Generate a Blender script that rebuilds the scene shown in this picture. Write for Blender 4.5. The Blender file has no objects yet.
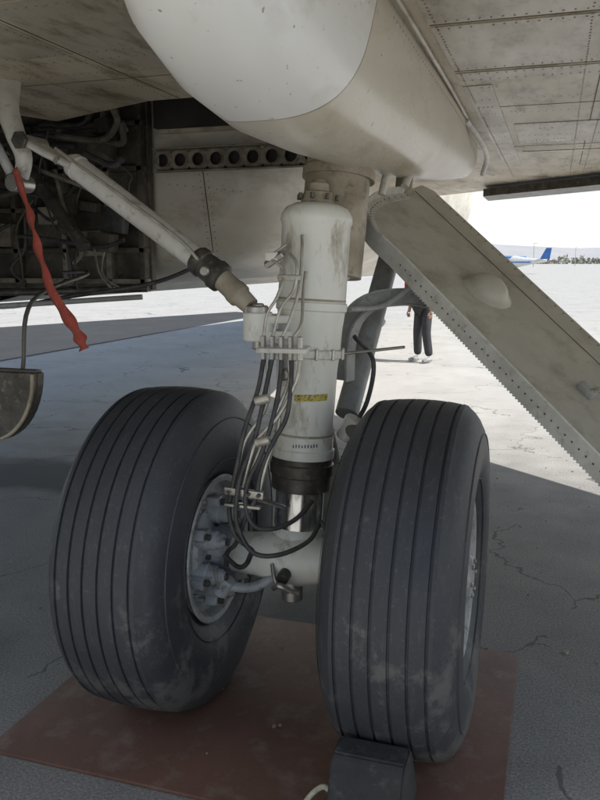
import bpy, bmesh, math, random
from mathutils import Vector, Matrix, Euler, noise
random.seed(7)
D=bpy.data; SC=bpy.context.scene; COL=SC.collection
R=math.radians

# ---------------------------------------------------------------- materials
def mat(name, c1, c2=None, rough=.6, metal=0., scale=3., detail=5., contrast=(.35,.65), c3=None, scale3=25., amt3=.5,
        thr3=(.55,.7), bump=.0, bscale=60., stretch=(1,1,1), coord='Object', spec=.5, rvar=.15):
    m=D.materials.new(name); m.use_nodes=True
    nt=m.node_tree; N=nt.nodes; L=nt.links
    b=N['Principled BSDF']; b.inputs['Metallic'].default_value=metal
    b.inputs['Roughness'].default_value=rough
    b.inputs['Specular IOR Level'].default_value=spec
    tc=N.new('ShaderNodeTexCoord'); mp=N.new('ShaderNodeMapping'); mp.inputs['Scale'].default_value=stretch
    L.new(tc.outputs[coord],mp.inputs['Vector'])
    def noi(s,d=detail,rr=.6):
        n=N.new('ShaderNodeTexNoise'); n.inputs['Scale'].default_value=s; n.inputs['Detail'].default_value=d
        n.inputs['Roughness'].default_value=rr; L.new(mp.outputs[0],n.inputs['Vector']); return n
    def ramp(src,a,bb):
        r=N.new('ShaderNodeMapRange'); r.inputs['From Min'].default_value=a; r.inputs['From Max'].default_value=bb
        L.new(src,r.inputs['Value']); return r.outputs[0]
    def mix(fac,A,B):
        x=N.new('ShaderNodeMix'); x.data_type='RGBA'
        if isinstance(fac,(int,float)): x.inputs[0].default_value=fac
        else: L.new(fac,x.inputs[0])
        for sock,val in ((x.inputs[6],A),(x.inputs[7],B)):
            if isinstance(val,tuple): sock.default_value=(*val,1)
            else: L.new(val,sock)
        return x.outputs[2]
    if c2 is None: c2=tuple(v*.75 for v in c1)
    n1=noi(scale); f1=ramp(n1.outputs[0],*contrast)
    col=mix(f1,c1,c2)
    if c3:
        n3=noi(scale3,5,.7); f3=ramp(n3.outputs[0],*thr3)
        mm=N.new('ShaderNodeMath'); mm.operation='MULTIPLY'; mm.inputs[1].default_value=amt3; L.new(f3,mm.inputs[0])
        col=mix(mm.outputs[0],col,c3)
    L.new(col,b.inputs['Base Color'])
    rr=N.new('ShaderNodeMapRange'); rr.inputs['To Min'].default_value=max(0.05,rough-rvar); rr.inputs['To Max'].default_value=min(1,rough+rvar)
    L.new(n1.outputs[0],rr.inputs['Value']); L.new(rr.outputs[0],b.inputs['Roughness'])
    if bump>0:
        nb=noi(bscale,3,.6); bp=N.new('ShaderNodeBump'); bp.inputs['Strength'].default_value=bump; bp.inputs['Distance'].default_value=.01
        L.new(nb.outputs[0],bp.inputs['Height']); L.new(bp.outputs[0],b.inputs['Normal'])
    return m
class E: pass
def ext(m):
    e=E(); e.N=m.node_tree.nodes; e.L=m.node_tree.links; e.b=e.N['Principled BSDF']; return e
def math_(e,op,a,b=None):
    n=e.N.new('ShaderNodeMath'); n.operation=op
    for i,v in enumerate((a,b)):
        if v is None: continue
        if isinstance(v,(int,float)): n.inputs[i].default_value=v
        else: e.L.new(v,n.inputs[i])
    return n.outputs[0]
def mixc(e,fac,A,B,mode='MIX'):
    x=e.N.new('ShaderNodeMix'); x.data_type='RGBA'; x.blend_type=mode
    if isinstance(fac,(int,float)): x.inputs[0].default_value=fac
    else: e.L.new(fac,x.inputs[0])
    for sock,val in ((x.inputs[6],A),(x.inputs[7],B)):
        if isinstance(val,tuple): sock.default_value=(*val,1)
        else: e.L.new(val,sock)
    return x.outputs[2]

M_strut=mat('strut_paint',(.80,.80,.74),(.68,.67,.60),rough=.35,scale=4,c3=(.25,.19,.11),scale3=10,amt3=.75,thr3=(.55,.73),bump=.08,bscale=30,stretch=(1.3,1.3,.5))
M_trun=mat('trunnion_grimy_paint',(.42,.37,.29),(.24,.2,.14),rough=.5,scale=6,c3=(.08,.06,.045),scale3=18,amt3=.7)
M_grey=mat('grey_metal_paint',(.40,.41,.40),(.28,.28,.27),rough=.45,scale=9,c3=(.12,.11,.1),scale3=30,amt3=.6)
M_brace=mat('brace_paint',(.68,.67,.62),(.52,.50,.45),rough=.38,scale=5,c3=(.18,.15,.11),scale3=22,amt3=.55)
M_dark=mat('dark_oily_metal',(.11,.10,.085),(.05,.046,.04),rough=.4,metal=.3,scale=12,c3=(.3,.28,.25),scale3=30,amt3=.5)
M_steel=mat('bare_steel',(.5,.49,.46),(.35,.33,.3),rough=.35,metal=.8,scale=15)
M_chrome=mat('chrome_piston',(.85,.85,.84),(.7,.7,.68),rough=.2,metal=1,scale=6,rvar=.08)
M_pipe=mat('hydraulic_pipe',(.58,.56,.5),(.38,.35,.3),rough=.35,metal=.5,scale=20)
M_hose=mat('rubber_hose',(.03,.03,.033),(.075,.072,.068),rough=.5,scale=20)
M_blk=mat('black_rubber',(.03,.03,.034),(.05,.05,.05),rough=.75,scale=8,c3=(.2,.19,.17),scale3=20,amt3=.35,bump=.3,bscale=60)
M_yel=mat('yellow_label',(.6,.5,.08),(.45,.38,.1),rough=.5,scale=40,c3=(.05,.05,.03),scale3=160,amt3=.8,thr3=(.5,.55))
M_rib=mat('red_webbing',(.40,.075,.05),(.3,.06,.04),rough=.85,scale=14,c3=(.5,.25,.18),scale3=30,amt3=.4)
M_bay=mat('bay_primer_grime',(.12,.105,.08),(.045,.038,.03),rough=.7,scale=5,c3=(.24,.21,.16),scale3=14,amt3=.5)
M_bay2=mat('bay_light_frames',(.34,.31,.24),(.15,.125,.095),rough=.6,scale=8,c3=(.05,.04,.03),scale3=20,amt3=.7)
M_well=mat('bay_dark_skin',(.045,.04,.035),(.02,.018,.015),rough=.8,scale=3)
M_seam=mat('panel_seam_grime',(.16,.125,.08),(.09,.07,.05),rough=.8,scale=5)
M_hull=mat('fuselage_paint',(.66,.63,.55),(.54,.50,.42),rough=.35,scale=1.6,c3=(.26,.2,.12),scale3=4,amt3=.6,thr3=(.5,.75),stretch=(1,.5,2))
M_wing=mat('wing_skin_grimy',(.56,.50,.38),(.40,.345,.25),rough=.42,scale=1.7,c3=(.11,.07,.035),scale3=4.5,amt3=.9,thr3=(.49,.72),stretch=(1.6,.55,1),bump=.05,bscale=8)
M_wing2=mat('wing_panel_grey',(.47,.43,.35),(.36,.325,.25),rough=.35,scale=2.5,c3=(.13,.09,.05),scale3=8,amt3=.75,thr3=(.49,.72),stretch=(1.6,.6,1))
M_rivet=mat('rivet_grime',(.17,.13,.085),(.28,.24,.17),rough=.5,scale=3)
M_door=mat('gear_door_paint',(.50,.475,.41),(.41,.385,.32),rough=.4,scale=3,c3=(.17,.135,.09),scale3=7,amt3=.6,thr3=(.5,.75),bump=.04,bscale=10)
M_doorl=mat('gear_door_flange',(.66,.65,.60),(.5,.49,.44),rough=.4,scale=8,c3=(.2,.18,.14),scale3=26,amt3=.5)
M_plate=mat('rusty_steel_plate',(.20,.105,.076),(.14,.074,.055),rough=.6,metal=.1,scale=3,c3=(.34,.26,.21),scale3=6,amt3=.6,thr3=(.5,.72),bump=.15,bscale=120)
M_wheel=mat('wheel_alloy_paint',(.52,.525,.52),(.38,.38,.375),rough=.4,scale=7,c3=(.11,.10,.085),scale3=20,amt3=.7,thr3=(.5,.7))
M_brake=mat('brake_housing',(.42,.44,.46),(.26,.27,.28),rough=.45,scale=10,c3=(.08,.07,.06),scale3=26,amt3=.7)
M_rope=mat('rope',(.6,.56,.45),(.4,.36,.28),rough=.9,scale=60)
M_white=mat('white_paint',(.8,.8,.78),(.7,.7,.68),rough=.4)
M_blue=mat('blue_paint',(.05,.18,.5),(.04,.14,.4),rough=.4)
M_tyre=mat('tyre_rubber',(.037,.040,.048),(.054,.057,.066),rough=.55,scale=2.2,bump=.15,bscale=90)
e=ext(M_tyre); tc=e.N.new('ShaderNodeTexCoord')
mp=e.N.new('ShaderNodeMapping'); mp.inputs['Scale'].default_value=(3.2,.9,.7); e.L.new(tc.outputs['Object'],mp.inputs[0])
sp=e.N.new('ShaderNodeSeparateXYZ'); e.L.new(tc.outputs['Object'],sp.inputs[0])
def nz(s,d,vec):
    n=e.N.new('ShaderNodeTexNoise'); n.inputs['Scale'].default_value=s; n.inputs['Detail'].default_value=d; n.inputs['Roughness'].default_value=.72; e.L.new(vec,n.inputs['Vector']); return n.outputs[0]
def mr(v,a,b,c=0.,d=1.):
    r=e.N.new('ShaderNodeMapRange'); r.inputs['From Min'].default_value=a; r.inputs['From Max'].default_value=b; r.inputs['To Min'].default_value=c; r.inputs['To Max'].default_value=d; e.L.new(v,r.inputs['Value']); return r.outputs[0]
low=mr(sp.outputs[2],.15,.95,.08,-.05)
f1=mr(math_(e,'ADD',nz(4.5,9,tc.outputs['Object']),low),.565,.635,0,.6)
f2=mr(nz(17,6,mp.outputs[0]),.53,.74,0,.4)
f4=mr(nz(70,3,tc.outputs['Object']),.60,.70,0,.35)
src=e.b.inputs['Base Color'].links[0].from_socket
c=mixc(e,f2,src,(.115,.115,.118)); c=mixc(e,f1,c,(.165,.16,.15)); c=mixc(e,f4,c,(.16,.155,.15))
c=mixc(e,mr(sp.outputs[2],.0,.22,.4,0.),c,(.15,.135,.115))
e.L.new(c,e.b.inputs['Base Color'])

M_can=mat('fairing_paint',(.82,.82,.79),(.73,.72,.67),rough=.3,scale=2,c3=(.38,.30,.19),scale3=5,amt3=.5,thr3=(.55,.8),stretch=(1,.5,1))
e=ext(M_can)
tc=e.N.new('ShaderNodeTexCoord'); sp=e.N.new('ShaderNodeSeparateXYZ'); e.L.new(tc.outputs['Object'],sp.inputs[0])
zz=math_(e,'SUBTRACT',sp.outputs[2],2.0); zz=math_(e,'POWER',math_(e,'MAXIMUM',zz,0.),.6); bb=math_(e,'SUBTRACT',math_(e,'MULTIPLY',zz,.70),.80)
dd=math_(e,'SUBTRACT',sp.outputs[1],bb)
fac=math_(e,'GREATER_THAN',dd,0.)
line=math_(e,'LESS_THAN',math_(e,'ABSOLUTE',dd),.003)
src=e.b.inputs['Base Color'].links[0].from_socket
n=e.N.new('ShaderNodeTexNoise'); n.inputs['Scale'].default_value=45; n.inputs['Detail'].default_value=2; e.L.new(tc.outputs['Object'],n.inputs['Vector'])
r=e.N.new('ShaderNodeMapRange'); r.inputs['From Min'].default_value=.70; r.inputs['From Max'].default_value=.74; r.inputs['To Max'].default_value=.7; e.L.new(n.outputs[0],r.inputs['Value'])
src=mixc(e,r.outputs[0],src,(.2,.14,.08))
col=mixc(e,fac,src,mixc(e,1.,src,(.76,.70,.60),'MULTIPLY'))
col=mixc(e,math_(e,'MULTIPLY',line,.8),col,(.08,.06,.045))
e.L.new(col,e.b.inputs['Base Color'])

def ground_mat(name,c1,c2,crack=.5,speck=.4,shade_and_stains=False):
    m=mat(name,c1,c2,rough=.85,scale=.9,contrast=(.3,.7),c3=tuple(v*.6 for v in c1),scale3=3.5,amt3=.4,thr3=(.5,.72),bump=.4,bscale=130,coord='Object',rvar=.08)
    e=ext(m); tc=e.N.new('ShaderNodeTexCoord')
    src=e.b.inputs['Base Color'].links[0].from_socket
    n=e.N.new('ShaderNodeTexNoise'); n.inputs['Scale'].default_value=110; n.inputs['Detail'].default_value=3; e.L.new(tc.outputs['Object'],n.inputs['Vector'])
    r=e.N.new('ShaderNodeMapRange'); r.inputs['From Min'].default_value=.3; r.inputs['From Max'].default_value=.7
    r.inputs['To Min'].default_value=1-speck; r.inputs['To Max'].default_value=1+speck; e.L.new(n.outputs[0],r.inputs['Value'])
    g=e.N.new('ShaderNodeCombineColor')
    for i in range(3): e.L.new(r.outputs[0],g.inputs[i])
    col=mixc(e,1.,src,g.outputs[0],'MULTIPLY')
    nw=e.N.new('ShaderNodeTexNoise'); nw.inputs['Scale'].default_value=2.5; nw.inputs['Detail'].default_value=6; e.L.new(tc.outputs['Object'],nw.inputs['Vector'])
    va=e.N.new('ShaderNodeVectorMath'); va.operation='MULTIPLY_ADD'; e.L.new(nw.outputs['Color'],va.inputs[0]); va.inputs[1].default_value=(.8,.8,0); e.L.new(tc.outputs['Object'],va.inputs[2])
    vo=e.N.new('ShaderNodeTexVoronoi'); vo.feature='DISTANCE_TO_EDGE'; vo.inputs['Scale'].default_value=.75; e.L.new(va.outputs[0],vo.inputs['Vector'])
    ck=math_(e,'LESS_THAN',vo.outputs['Distance'],.006)
    msk=e.N.new('ShaderNodeTexNoise'); msk.inputs['Scale'].default_value=.6; e.L.new(tc.outputs['Object'],msk.inputs['Vector'])
    ck=math_(e,'MULTIPLY',ck,math_(e,'GREATER_THAN',msk.outputs[0],.47))
    col=mixc(e,math_(e,'MULTIPLY',ck,crack),col,tuple(v*.3 for v in c1))
    if shade_and_stains:
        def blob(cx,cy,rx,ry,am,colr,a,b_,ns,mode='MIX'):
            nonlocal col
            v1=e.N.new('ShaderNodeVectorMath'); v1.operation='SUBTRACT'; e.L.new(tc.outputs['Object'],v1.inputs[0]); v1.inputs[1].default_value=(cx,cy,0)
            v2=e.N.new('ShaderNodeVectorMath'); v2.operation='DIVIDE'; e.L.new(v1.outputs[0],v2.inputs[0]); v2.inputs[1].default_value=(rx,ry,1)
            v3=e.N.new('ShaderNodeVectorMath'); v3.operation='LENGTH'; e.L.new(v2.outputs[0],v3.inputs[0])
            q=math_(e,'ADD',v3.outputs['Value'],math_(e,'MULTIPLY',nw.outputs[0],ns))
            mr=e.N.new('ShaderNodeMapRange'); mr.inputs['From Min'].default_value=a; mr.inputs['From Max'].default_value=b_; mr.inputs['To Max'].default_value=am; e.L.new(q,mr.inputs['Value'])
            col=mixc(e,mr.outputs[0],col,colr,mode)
        # aircraft shade deepened by darkening the pavement colour around the gear
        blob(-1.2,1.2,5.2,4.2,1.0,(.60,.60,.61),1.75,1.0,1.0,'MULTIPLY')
        for (cx,cy,rx,ry,am) in ((-3.1,2.5,1.1,.45,.75),(.05,.85,.5,.35,.6),(1.7,.3,.5,.25,.3),(1.9,1.7,.4,.3,.25),(-1.6,-.1,.5,.3,.25)):  # first: broad dark patch far left; the rest: small stains
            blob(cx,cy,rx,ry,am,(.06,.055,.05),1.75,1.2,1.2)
    e.L.new(col,e.b.inputs['Base Color'])
    return m
M_ground=ground_mat('weathered_pavement',(.56,.545,.515),(.47,.455,.43),crack=.7,shade_and_stains=True,speck=.34)
M_gshade=ground_mat('painted_ground_shade',(.060,.060,.062),(.045,.045,.046))  # dark base colour set to look like shaded pavement

# ---------------------------------------------------------------- mesh helpers
def empty(name,loc=(0,0,0)):
    o=D.objects.new(name,None); o.location=loc; COL.objects.link(o); return o
def obj(name,bm,m,parent=None,sharp=35):
    me=D.meshes.new(name); bmesh.ops.recalc_face_normals(bm,faces=bm.faces[:]); bm.to_mesh(me); bm.free()
    o=D.objects.new(name,me); COL.objects.link(o)
    me.materials.append(m)
    for p in me.polygons: p.use_smooth=True
    me.set_sharp_from_angle(angle=R(sharp))
    if parent: o.parent=parent
    if parent and parent.type=='EMPTY' and parent.location.length>0: o.matrix_parent_inverse=Matrix.Translation(parent.location).inverted()
    return o
def frame(d):
    d=d.normalized(); up=Vector((0,0,1)) if abs(d.z)<.95 else Vector((0,1,0))
    a=d.cross(up).normalized(); b=d.cross(a).normalized(); return a,b
def add_lathe(bm,prof,o,ax,n=32,close=False):
    o=Vector(o); ax=Vector(ax).normalized(); a,b=frame(ax); rings=[]
    for s,r in prof:
        r=max(r,1e-4)
        rings.append([bm.verts.new(o+ax*s+(a*math.cos(t)+b*math.sin(t))*r) for t in [2*math.pi*i/n for i in range(n)]])
    for A,B in zip(rings,rings[1:]):
        for i in range(n): bm.faces.new((A[i],A[(i+1)%n],B[(i+1)%n],B[i]))
    if close:
        A,B=rings[-1],rings[0]
        for i in range(n): bm.faces.new((A[i],A[(i+1)%n],B[(i+1)%n],B[i]))
    else:
        bm.faces.new(rings[0]); bm.faces.new(rings[-1])
    return rings
def lathe(name,prof,o,ax,m,parent,n=32,close=False,sharp=35):
    bm=bmesh.new(); add_lathe(bm,prof,o,ax,n,close); return obj(name,bm,m,parent,sharp)
def cyl(name,p0,p1,r,m,parent,r1=None,n=24,bev=.004):
    p0,p1=Vector(p0),Vector(p1); L=(p1-p0).length; r1=r if r1 is None else r1
    return lathe(name,[(0,r-bev),(bev,r),(L-bev,r1),(L,r1-bev)],p0,p1-p0,m,parent,n)
def crom(pts,k=8):
    P=[Vector(p) for p in pts]
    if len(P)<3: return P
    Q=[P[0]*2-P[1]]+P+[P[-1]*2-P[-2]]; out=[]
    for i in range(1,len(Q)-2):
        a,b,c,d=Q[i-1],Q[i],Q[i+1],Q[i+2]
        for j in range(k):
            t=j/k; out.append(.5*((2*b)+(c-a)*t+(2*a-5*b+4*c-d)*t*t+(3*b-a-3*c+d)*t**3))
    out.append(P[-1]); return out
def add_tube(bm,pts,r,n=10,smooth=True,k=8,flat=None):
    P=crom(pts,k) if smooth else [Vector(p) for p in pts]
    rad=r if callable(r) else (lambda t:r)
    T=[(P[min(i+1,len(P)-1)]-P[max(i-1,0)]).normalized() for i in range(len(P))]
    a,b=frame(T[0]); rings=[]
    for i,p in enumerate(P):
        a=(a-T[i]*a.dot(T[i])).normalized(); b=T[i].cross(a)
        rr=rad(i/(len(P)-1))
        rings.append([bm.verts.new(p+(a*math.cos(q)*rr+b*math.sin(q)*rr*(flat or 1))) for q in [2*math.pi*j/n for j in range(n)]])
    for A,B in zip(rings,rings[1:]):
        for i in range(n): bm.faces.new((A[i],A[(i+1)%n],B[(i+1)%n],B[i]))
    bm.faces.new(rings[0]); bm.faces.new(rings[-1])
def tube(name,pts,r,m,parent,n=10,smooth=True,k=8,flat=None):
    bm=bmesh.new(); add_tube(bm,pts,r,n,smooth,k,flat); return obj(name,bm,m,parent,50)
def add_box(bm,c,s,rot=None,bev=0.):
    mt=Matrix.Translation(Vector(c))@((Euler(rot).to_matrix().to_4x4()) if rot is not None and not isinstance(rot,Matrix) else (rot or Matrix()))@Matrix.Diagonal((*s,1))
    r=bmesh.ops.create_cube(bm,size=1,matrix=mt)
    if bev>0:
        es=list({e for v in r['verts'] for e in v.link_edges})
        bmesh.ops.bevel(bm,geom=es,offset=bev,segments=2,affect='EDGES',profile=.5)
def box(name,c,s,m,parent,rot=None,bev=.004):
    bm=bmesh.new(); add_box(bm,c,s,rot,bev); return obj(name,bm,m,parent)
def slab(name,poly,z0,z1,m,parent,bev=0):
    bm=bmesh.new(); A=[bm.verts.new((x,y,z0)) for x,y in poly]; f=bm.faces.new(A)
    r=bmesh.ops.extrude_face_region(bm,geom=[f])
    for v in [g for g in r['geom'] if isinstance(g,bmesh.types.BMVert)]: v.co.z=z1
    return obj(name,bm,m,parent)
def loft(name,secs,m,parent,cap=True,sharp=40,skip=None):
    bm=bmesh.new(); rings=[[bm.verts.new(p) for p in s] for s in secs]; n=len(rings[0])
    for k,(A,B) in enumerate(zip(rings,rings[1:])):
        for i in range(n):
            q=(A[i],A[(i+1)%n],B[(i+1)%n],B[i])
            if skip and skip(sum((v.co for v in q),Vector())/4): continue
            bm.faces.new(q)
    if cap: bm.faces.new(rings[0]); bm.faces.new(rings[-1])
    return obj(name,bm,m,parent,sharp)
def ringpts(c,axis,r,n,ph=0):
    c=Vector(c); a,b=frame(Vector(axis)); return [c+(a*math.cos(ph+2*math.pi*i/n)+b*math.sin(ph+2*math.pi*i/n))*r for i in range(n)]
rnd=random.Random(3)

# ---------------------------------------------------------------- ground
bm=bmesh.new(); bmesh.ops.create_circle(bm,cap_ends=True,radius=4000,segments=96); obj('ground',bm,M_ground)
def sheet(name,poly,z,m):
    bm=bmesh.new(); bm.faces.new([bm.verts.new((x,y,z)) for x,y in poly]); return obj(name,bm,m)
sheet('painted_shade_sheet',[(-8.05,5),(-8.05,21.6),(-9.5,22.3),(-12.8,14.4),(-30,-5),(-30,-20),(-8.05,-20)],.004,M_gshade)  # dark sheet paints aircraft shade onto ground that the sun reaches
box('steel_ground_plate',(-.01,.015,.0085),(1.72,1.25,.014),M_plate,None,bev=.003)
bm=bmesh.new()
for k in range(420):
    x=rnd.uniform(-2.5,3); y=rnd.uniform(-.9,5); s=rnd.uniform(.003,.009)*(1.6 if rnd.random()<.08 else 1)
    if abs(x)<.86 and abs(y)<.62 and rnd.random()<.6: continue
    bmesh.ops.create_icosphere(bm,subdivisions=1,radius=s,matrix=Matrix.Translation((x,y,(.016 if (abs(x)<.86 and abs(y)<.62) else .0)+s*.4))@Matrix.Diagonal((1,rnd.uniform(.6,1.3),.6,1)))
obj('gravel_debris',bm,M_trun)

# ---------------------------------------------------------------- aircraft body
AC=empty('parked_airliner')
ZW=2.40
TE=-1.22
slab('wing_skin_inboard',[(-2.3,TE),(-.203,TE),(-.203,.74),(-.9,.76),(-1.62,1.08),(-1.75,.74),(-2.3,.70)],ZW,2.72,M_wing,AC)
slab('wing_skin_main',[(-.2,TE),(4,TE),(14,-6.8),(14,-6.3),(-.2,6.22)],ZW,2.74,M_wing,AC)
slab('wing_skin_root',[(-1.3,1.6),(-.203,1.6),(-.203,6.22),(-1.3,7.19)],ZW,2.73,M_wing,AC)
box('sun_leak_filler',(-.93,.6,2.86),(.08,3.6,.23),M_hull,AC)  # added filler, blocks a sun leak between wing top and hull
tube('wing_leading_edge',[(-1.3,7.19,2.57),(14,-6.3,2.57)],.165,M_wing2,AC,n=20,smooth=False)
slab('leading_edge_slat',[(.2,5.95),(.2,5.35),(9,-2.4),(9,-1.8)],ZW-.10,ZW-.03,M_dark,AC)
def hull_sec(y):
    if y>14: k=math.sqrt(max(0.0004,1-((y-14)/8.5)**2)); zc=3.35-.5*(1-k)
    elif y<-12: k=max(.05,1-(-12-y)/16); zc=3.35+1.2*(1-k)
    else: k=1; zc=3.35
    r=1.88*k
    return [Vector((-2.86+r*math.cos(a),y,zc+r*math.sin(a)*1.04)) for a in [2*math.pi*i/72 for i in range(72)]]
ys=[-28,-20,-16,-12,-8,-4,-2,-.6,.2,1.0,1.7,3,5,8,11,14,16,18,19.5,20.7,21.5,22.1,22.45]
loft('fuselage_shell',[hull_sec(y) for y in ys],M_hull,AC,skip=lambda c:(-.6<c.y<1.7 and c.z<2.95 and c.x>-3.7))
def fsec(y,hw,z0,z1,n=64,ex=3.0):
    out=[]
    for i in range(n):
        a=2*math.pi*i/n; cx,sx=math.cos(a),math.sin(a)
        out.append(Vector((-2.86+hw*math.copysign(abs(cx)**(2/ex),cx),y,(z0+z1)/2+(z1-z0)/2*math.copysign(abs(sx)**(2/ex),sx))))
    return out
loft('belly_fairing',[fsec(1.64,2.02,1.66,2.82),fsec(1.66,2.10,1.60,2.86),fsec(1.74,2.20,1.545,2.91),fsec(1.9,2.26,1.515,2.94),fsec(2.2,2.29,1.50,2.95),fsec(3,2.29,1.5,2.95),fsec(5,2.2,1.5,2.9),fsec(6.5,2.05,1.52,2.85),fsec(8,1.8,1.6,2.8),fsec(9,1.4,1.75,2.7)],M_hull,AC,sharp=60)
box('belly_panel_seam',(-1.02,1.636,1.98),(.004,.004,.6),M_seam,AC,bev=0,rot=(0,-.12,0))
bm=bmesh.new()
for k in range(16):
    for dx in (-.025,.025):
        z=1.70+k*.036; bmesh.ops.create_icosphere(bm,subdivisions=1,radius=.004,matrix=Matrix.Translation((-1.02+dx-.12*(z-1.98),1.638,z))@Matrix.Diagonal((1,.4,1,1)))
for k in range(10): bmesh.ops.create_icosphere(bm,subdivisions=1,radius=.004,matrix=Matrix.Translation((-1.26+k*.05,1.638,2.12-k*.006))@Matrix.Diagonal((1,.4,1,1)))
obj('belly_panel_rivets',bm,M_rivet,AC)
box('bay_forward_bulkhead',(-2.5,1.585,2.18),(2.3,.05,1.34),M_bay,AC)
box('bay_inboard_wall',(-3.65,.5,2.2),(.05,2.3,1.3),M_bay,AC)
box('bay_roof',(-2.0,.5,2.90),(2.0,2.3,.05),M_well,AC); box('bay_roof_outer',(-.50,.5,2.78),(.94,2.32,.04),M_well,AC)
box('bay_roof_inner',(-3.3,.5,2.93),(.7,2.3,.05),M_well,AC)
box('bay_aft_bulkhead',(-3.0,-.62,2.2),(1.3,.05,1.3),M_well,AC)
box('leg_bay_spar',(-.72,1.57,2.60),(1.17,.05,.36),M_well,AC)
bm=bmesh.new()
x0,x1,zc,hh,y=-1.28,-.30,2.235,.055,1.50
nh=9; cw=(x1-x0)/nh
for i in range(nh):
    cx=x0+cw*(i+.5); hs=16; hole=[]; out=[]
    for j in range(hs):
        a=2*math.pi*(j+.5)/hs; ca,sa=math.cos(a),math.sin(a); k=1/max(abs(ca),abs(sa))
        hole.append(bm.verts.new((cx+.036*ca,y,zc+.036*sa))); out.append(bm.verts.new((cx+cw/2*ca*k,y,zc+hh*sa*k)))
    for j in range(hs): bm.faces.new((hole[j],hole[(j+1)%hs],out[(j+1)%hs],out[j]))
bmesh.ops.remove_doubles(bm,verts=bm.verts,dist=.0005)
o=obj('spar_with_lightening_holes',bm,M_bay2,AC); md=o.modifiers.new('s','SOLIDIFY'); md.thickness=.008
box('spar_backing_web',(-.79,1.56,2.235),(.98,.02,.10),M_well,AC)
box('spar_top_flange',(-.79,1.49,2.296),(.98,.05,.008),M_bay2,AC); box('spar_bottom_flange',(-.79,1.49,2.174),(.98,.05,.008),M_bay2,AC)
for i in range(nh):
    lathe('lightening_hole_rim',[(0,.036),(0,.041),(-.006,.041),(-.006,.036)],(x0+cw*(i+.5),1.494,zc),(0,1,0),M_bay2,AC,n=20,close=True)
bmA=bmesh.new(); bmB=bmesh.new(); bmC=bmesh.new()
for x in (-3.4,-3.0,-2.62,-2.25,-1.9,-1.6,-1.38): add_box(bmB if rnd.random()<.5 else bmA,(x,1.53,2.1),(.035,.07,1.2),None,.003)
for z in (1.56,1.74,1.98,2.2,2.45): add_box(bmA if z>1.6 else bmB,(-2.45,1.52,z),(2.2,.05,.03),None,.003)
for i in range(34):
    x=rnd.uniform(-3.2,-1.38); z=rnd.uniform(1.6,2.5)
    add_box(rnd.choice((bmA,bmA,bmB,bmC)),(x,1.46-rnd.random()*.12,z),(rnd.uniform(.05,.18),rnd.uniform(.04,.12),rnd.uniform(.04,.16)),(0,rnd.uniform(-.2,.2),0),.006)
for i in range(40):
    x=rnd.uniform(-3.1,-1.5); z=rnd.uniform(1.6,2.6); pts=[]
    y=rnd.uniform(1.15,1.45)
    hv=rnd.random()<.5
    for k in range(4):
        pts.append((x,y,z))
        if hv: x+=rnd.uniform(.1,.3); z+=rnd.uniform(-.12,.12)
        else: z-=rnd.uniform(.08,.25); x+=rnd.uniform(-.1,.1)
        y+=rnd.uniform(-.05,.05)
        x=min(x,-1.33); z=max(z,1.53)
    if (Vector(pts[0])-Vector(pts[-1])).length<.05: continue
    try: add_tube(rnd.choice((bmA,bmB,bmC,bmC)),pts,rnd.choice((.006,.009,.012,.018)),8)
    except Exception: pass
for i in range(8):
    x=rnd.uniform(-2.6,-1.4);z=rnd.uniform(1.6,2.3)
    add_lathe(bmC if i%2 else bmA,[(0,.03),(.005,.04),(.06,.04),(.065,.03)],(x,1.4,z),(rnd.uniform(-.4,.4),-1,rnd.uniform(-.4,.4)),16)
obj('bay_frames_and_boxes',bmA,M_bay,AC); obj('bay_light_fittings',bmB,M_bay2,AC); obj('bay_hoses_and_units',bmC,M_hose,AC)
tube('bay_actuator',[(-2.0,1.2,2.3),(-1.5,1.1,1.75)],.035,M_dark,AC,smooth=False,n=16)
tube('bay_sill_bar',[(-3.2,1.1,1.53),(-2.2,1.2,1.5),(-1.35,1.5,1.52)],.022,M_dark,AC)
tube('bay_sill_hose',[(-2.8,.7,1.50),(-1.9,.8,1.44),(-1.45,.9,1.5),(-1.2,1.3,1.56),(-1.0,1.5,1.66)],.012,M_hose,AC)
tube('bay_door_rod',[(-1.95,.5,1.44),(-1.5,.75,1.47),(-1.05,.9,1.50)],.014,M_grey,AC)

# wing underside details
bm=bmesh.new()
def plate(x0,y0,x1,y1,t=.003): add_box(bm,((x0+x1)/2,(y0+y1)/2,ZW-t/2-.0005),(abs(x1-x0),abs(y1-y0),t),None,0)
for a in [(.50,-.6,1.6,-.02),(.50,.02,1.02,.60),(1.06,.02,1.9,.60),(.50,.66,2.2,.80),(.66,1.9,1.6,2.6),(-1.5,-.9,-.76,-.05),(-.72,-.6,-.06,.2),(.66,3.0,1.5,3.08),(.5,.9,.62,3.6)]: plate(*a)
obj('wing_access_panels',bm,M_wing2,AC)
bm=bmesh.new()
def rivrow(x0,y0,x1,y1,sp=.034,r=.0042):
    L=math.hypot(x1-x0,y1-y0); n=int(L/sp)
    for i in range(n+1):
        if rnd.random()<.06: continue
        x=x0+(x1-x0)*i/n+rnd.uniform(-.001,.001); y=y0+(y1-y0)*i/n+rnd.uniform(-.001,.001)
        vs=[bm.verts.new((x+r*math.cos(k*math.pi/3),y+r*math.sin(k*math.pi/3),ZW-.0042)) for k in range(6)]
        c=bm.verts.new((x,y,ZW-.0062))
        for k in range(6): bm.faces.new((vs[k],vs[(k+1)%6],c))
for x in (.52,.98,1.08,1.56): rivrow(x,-.7,x,4.6)
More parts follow.
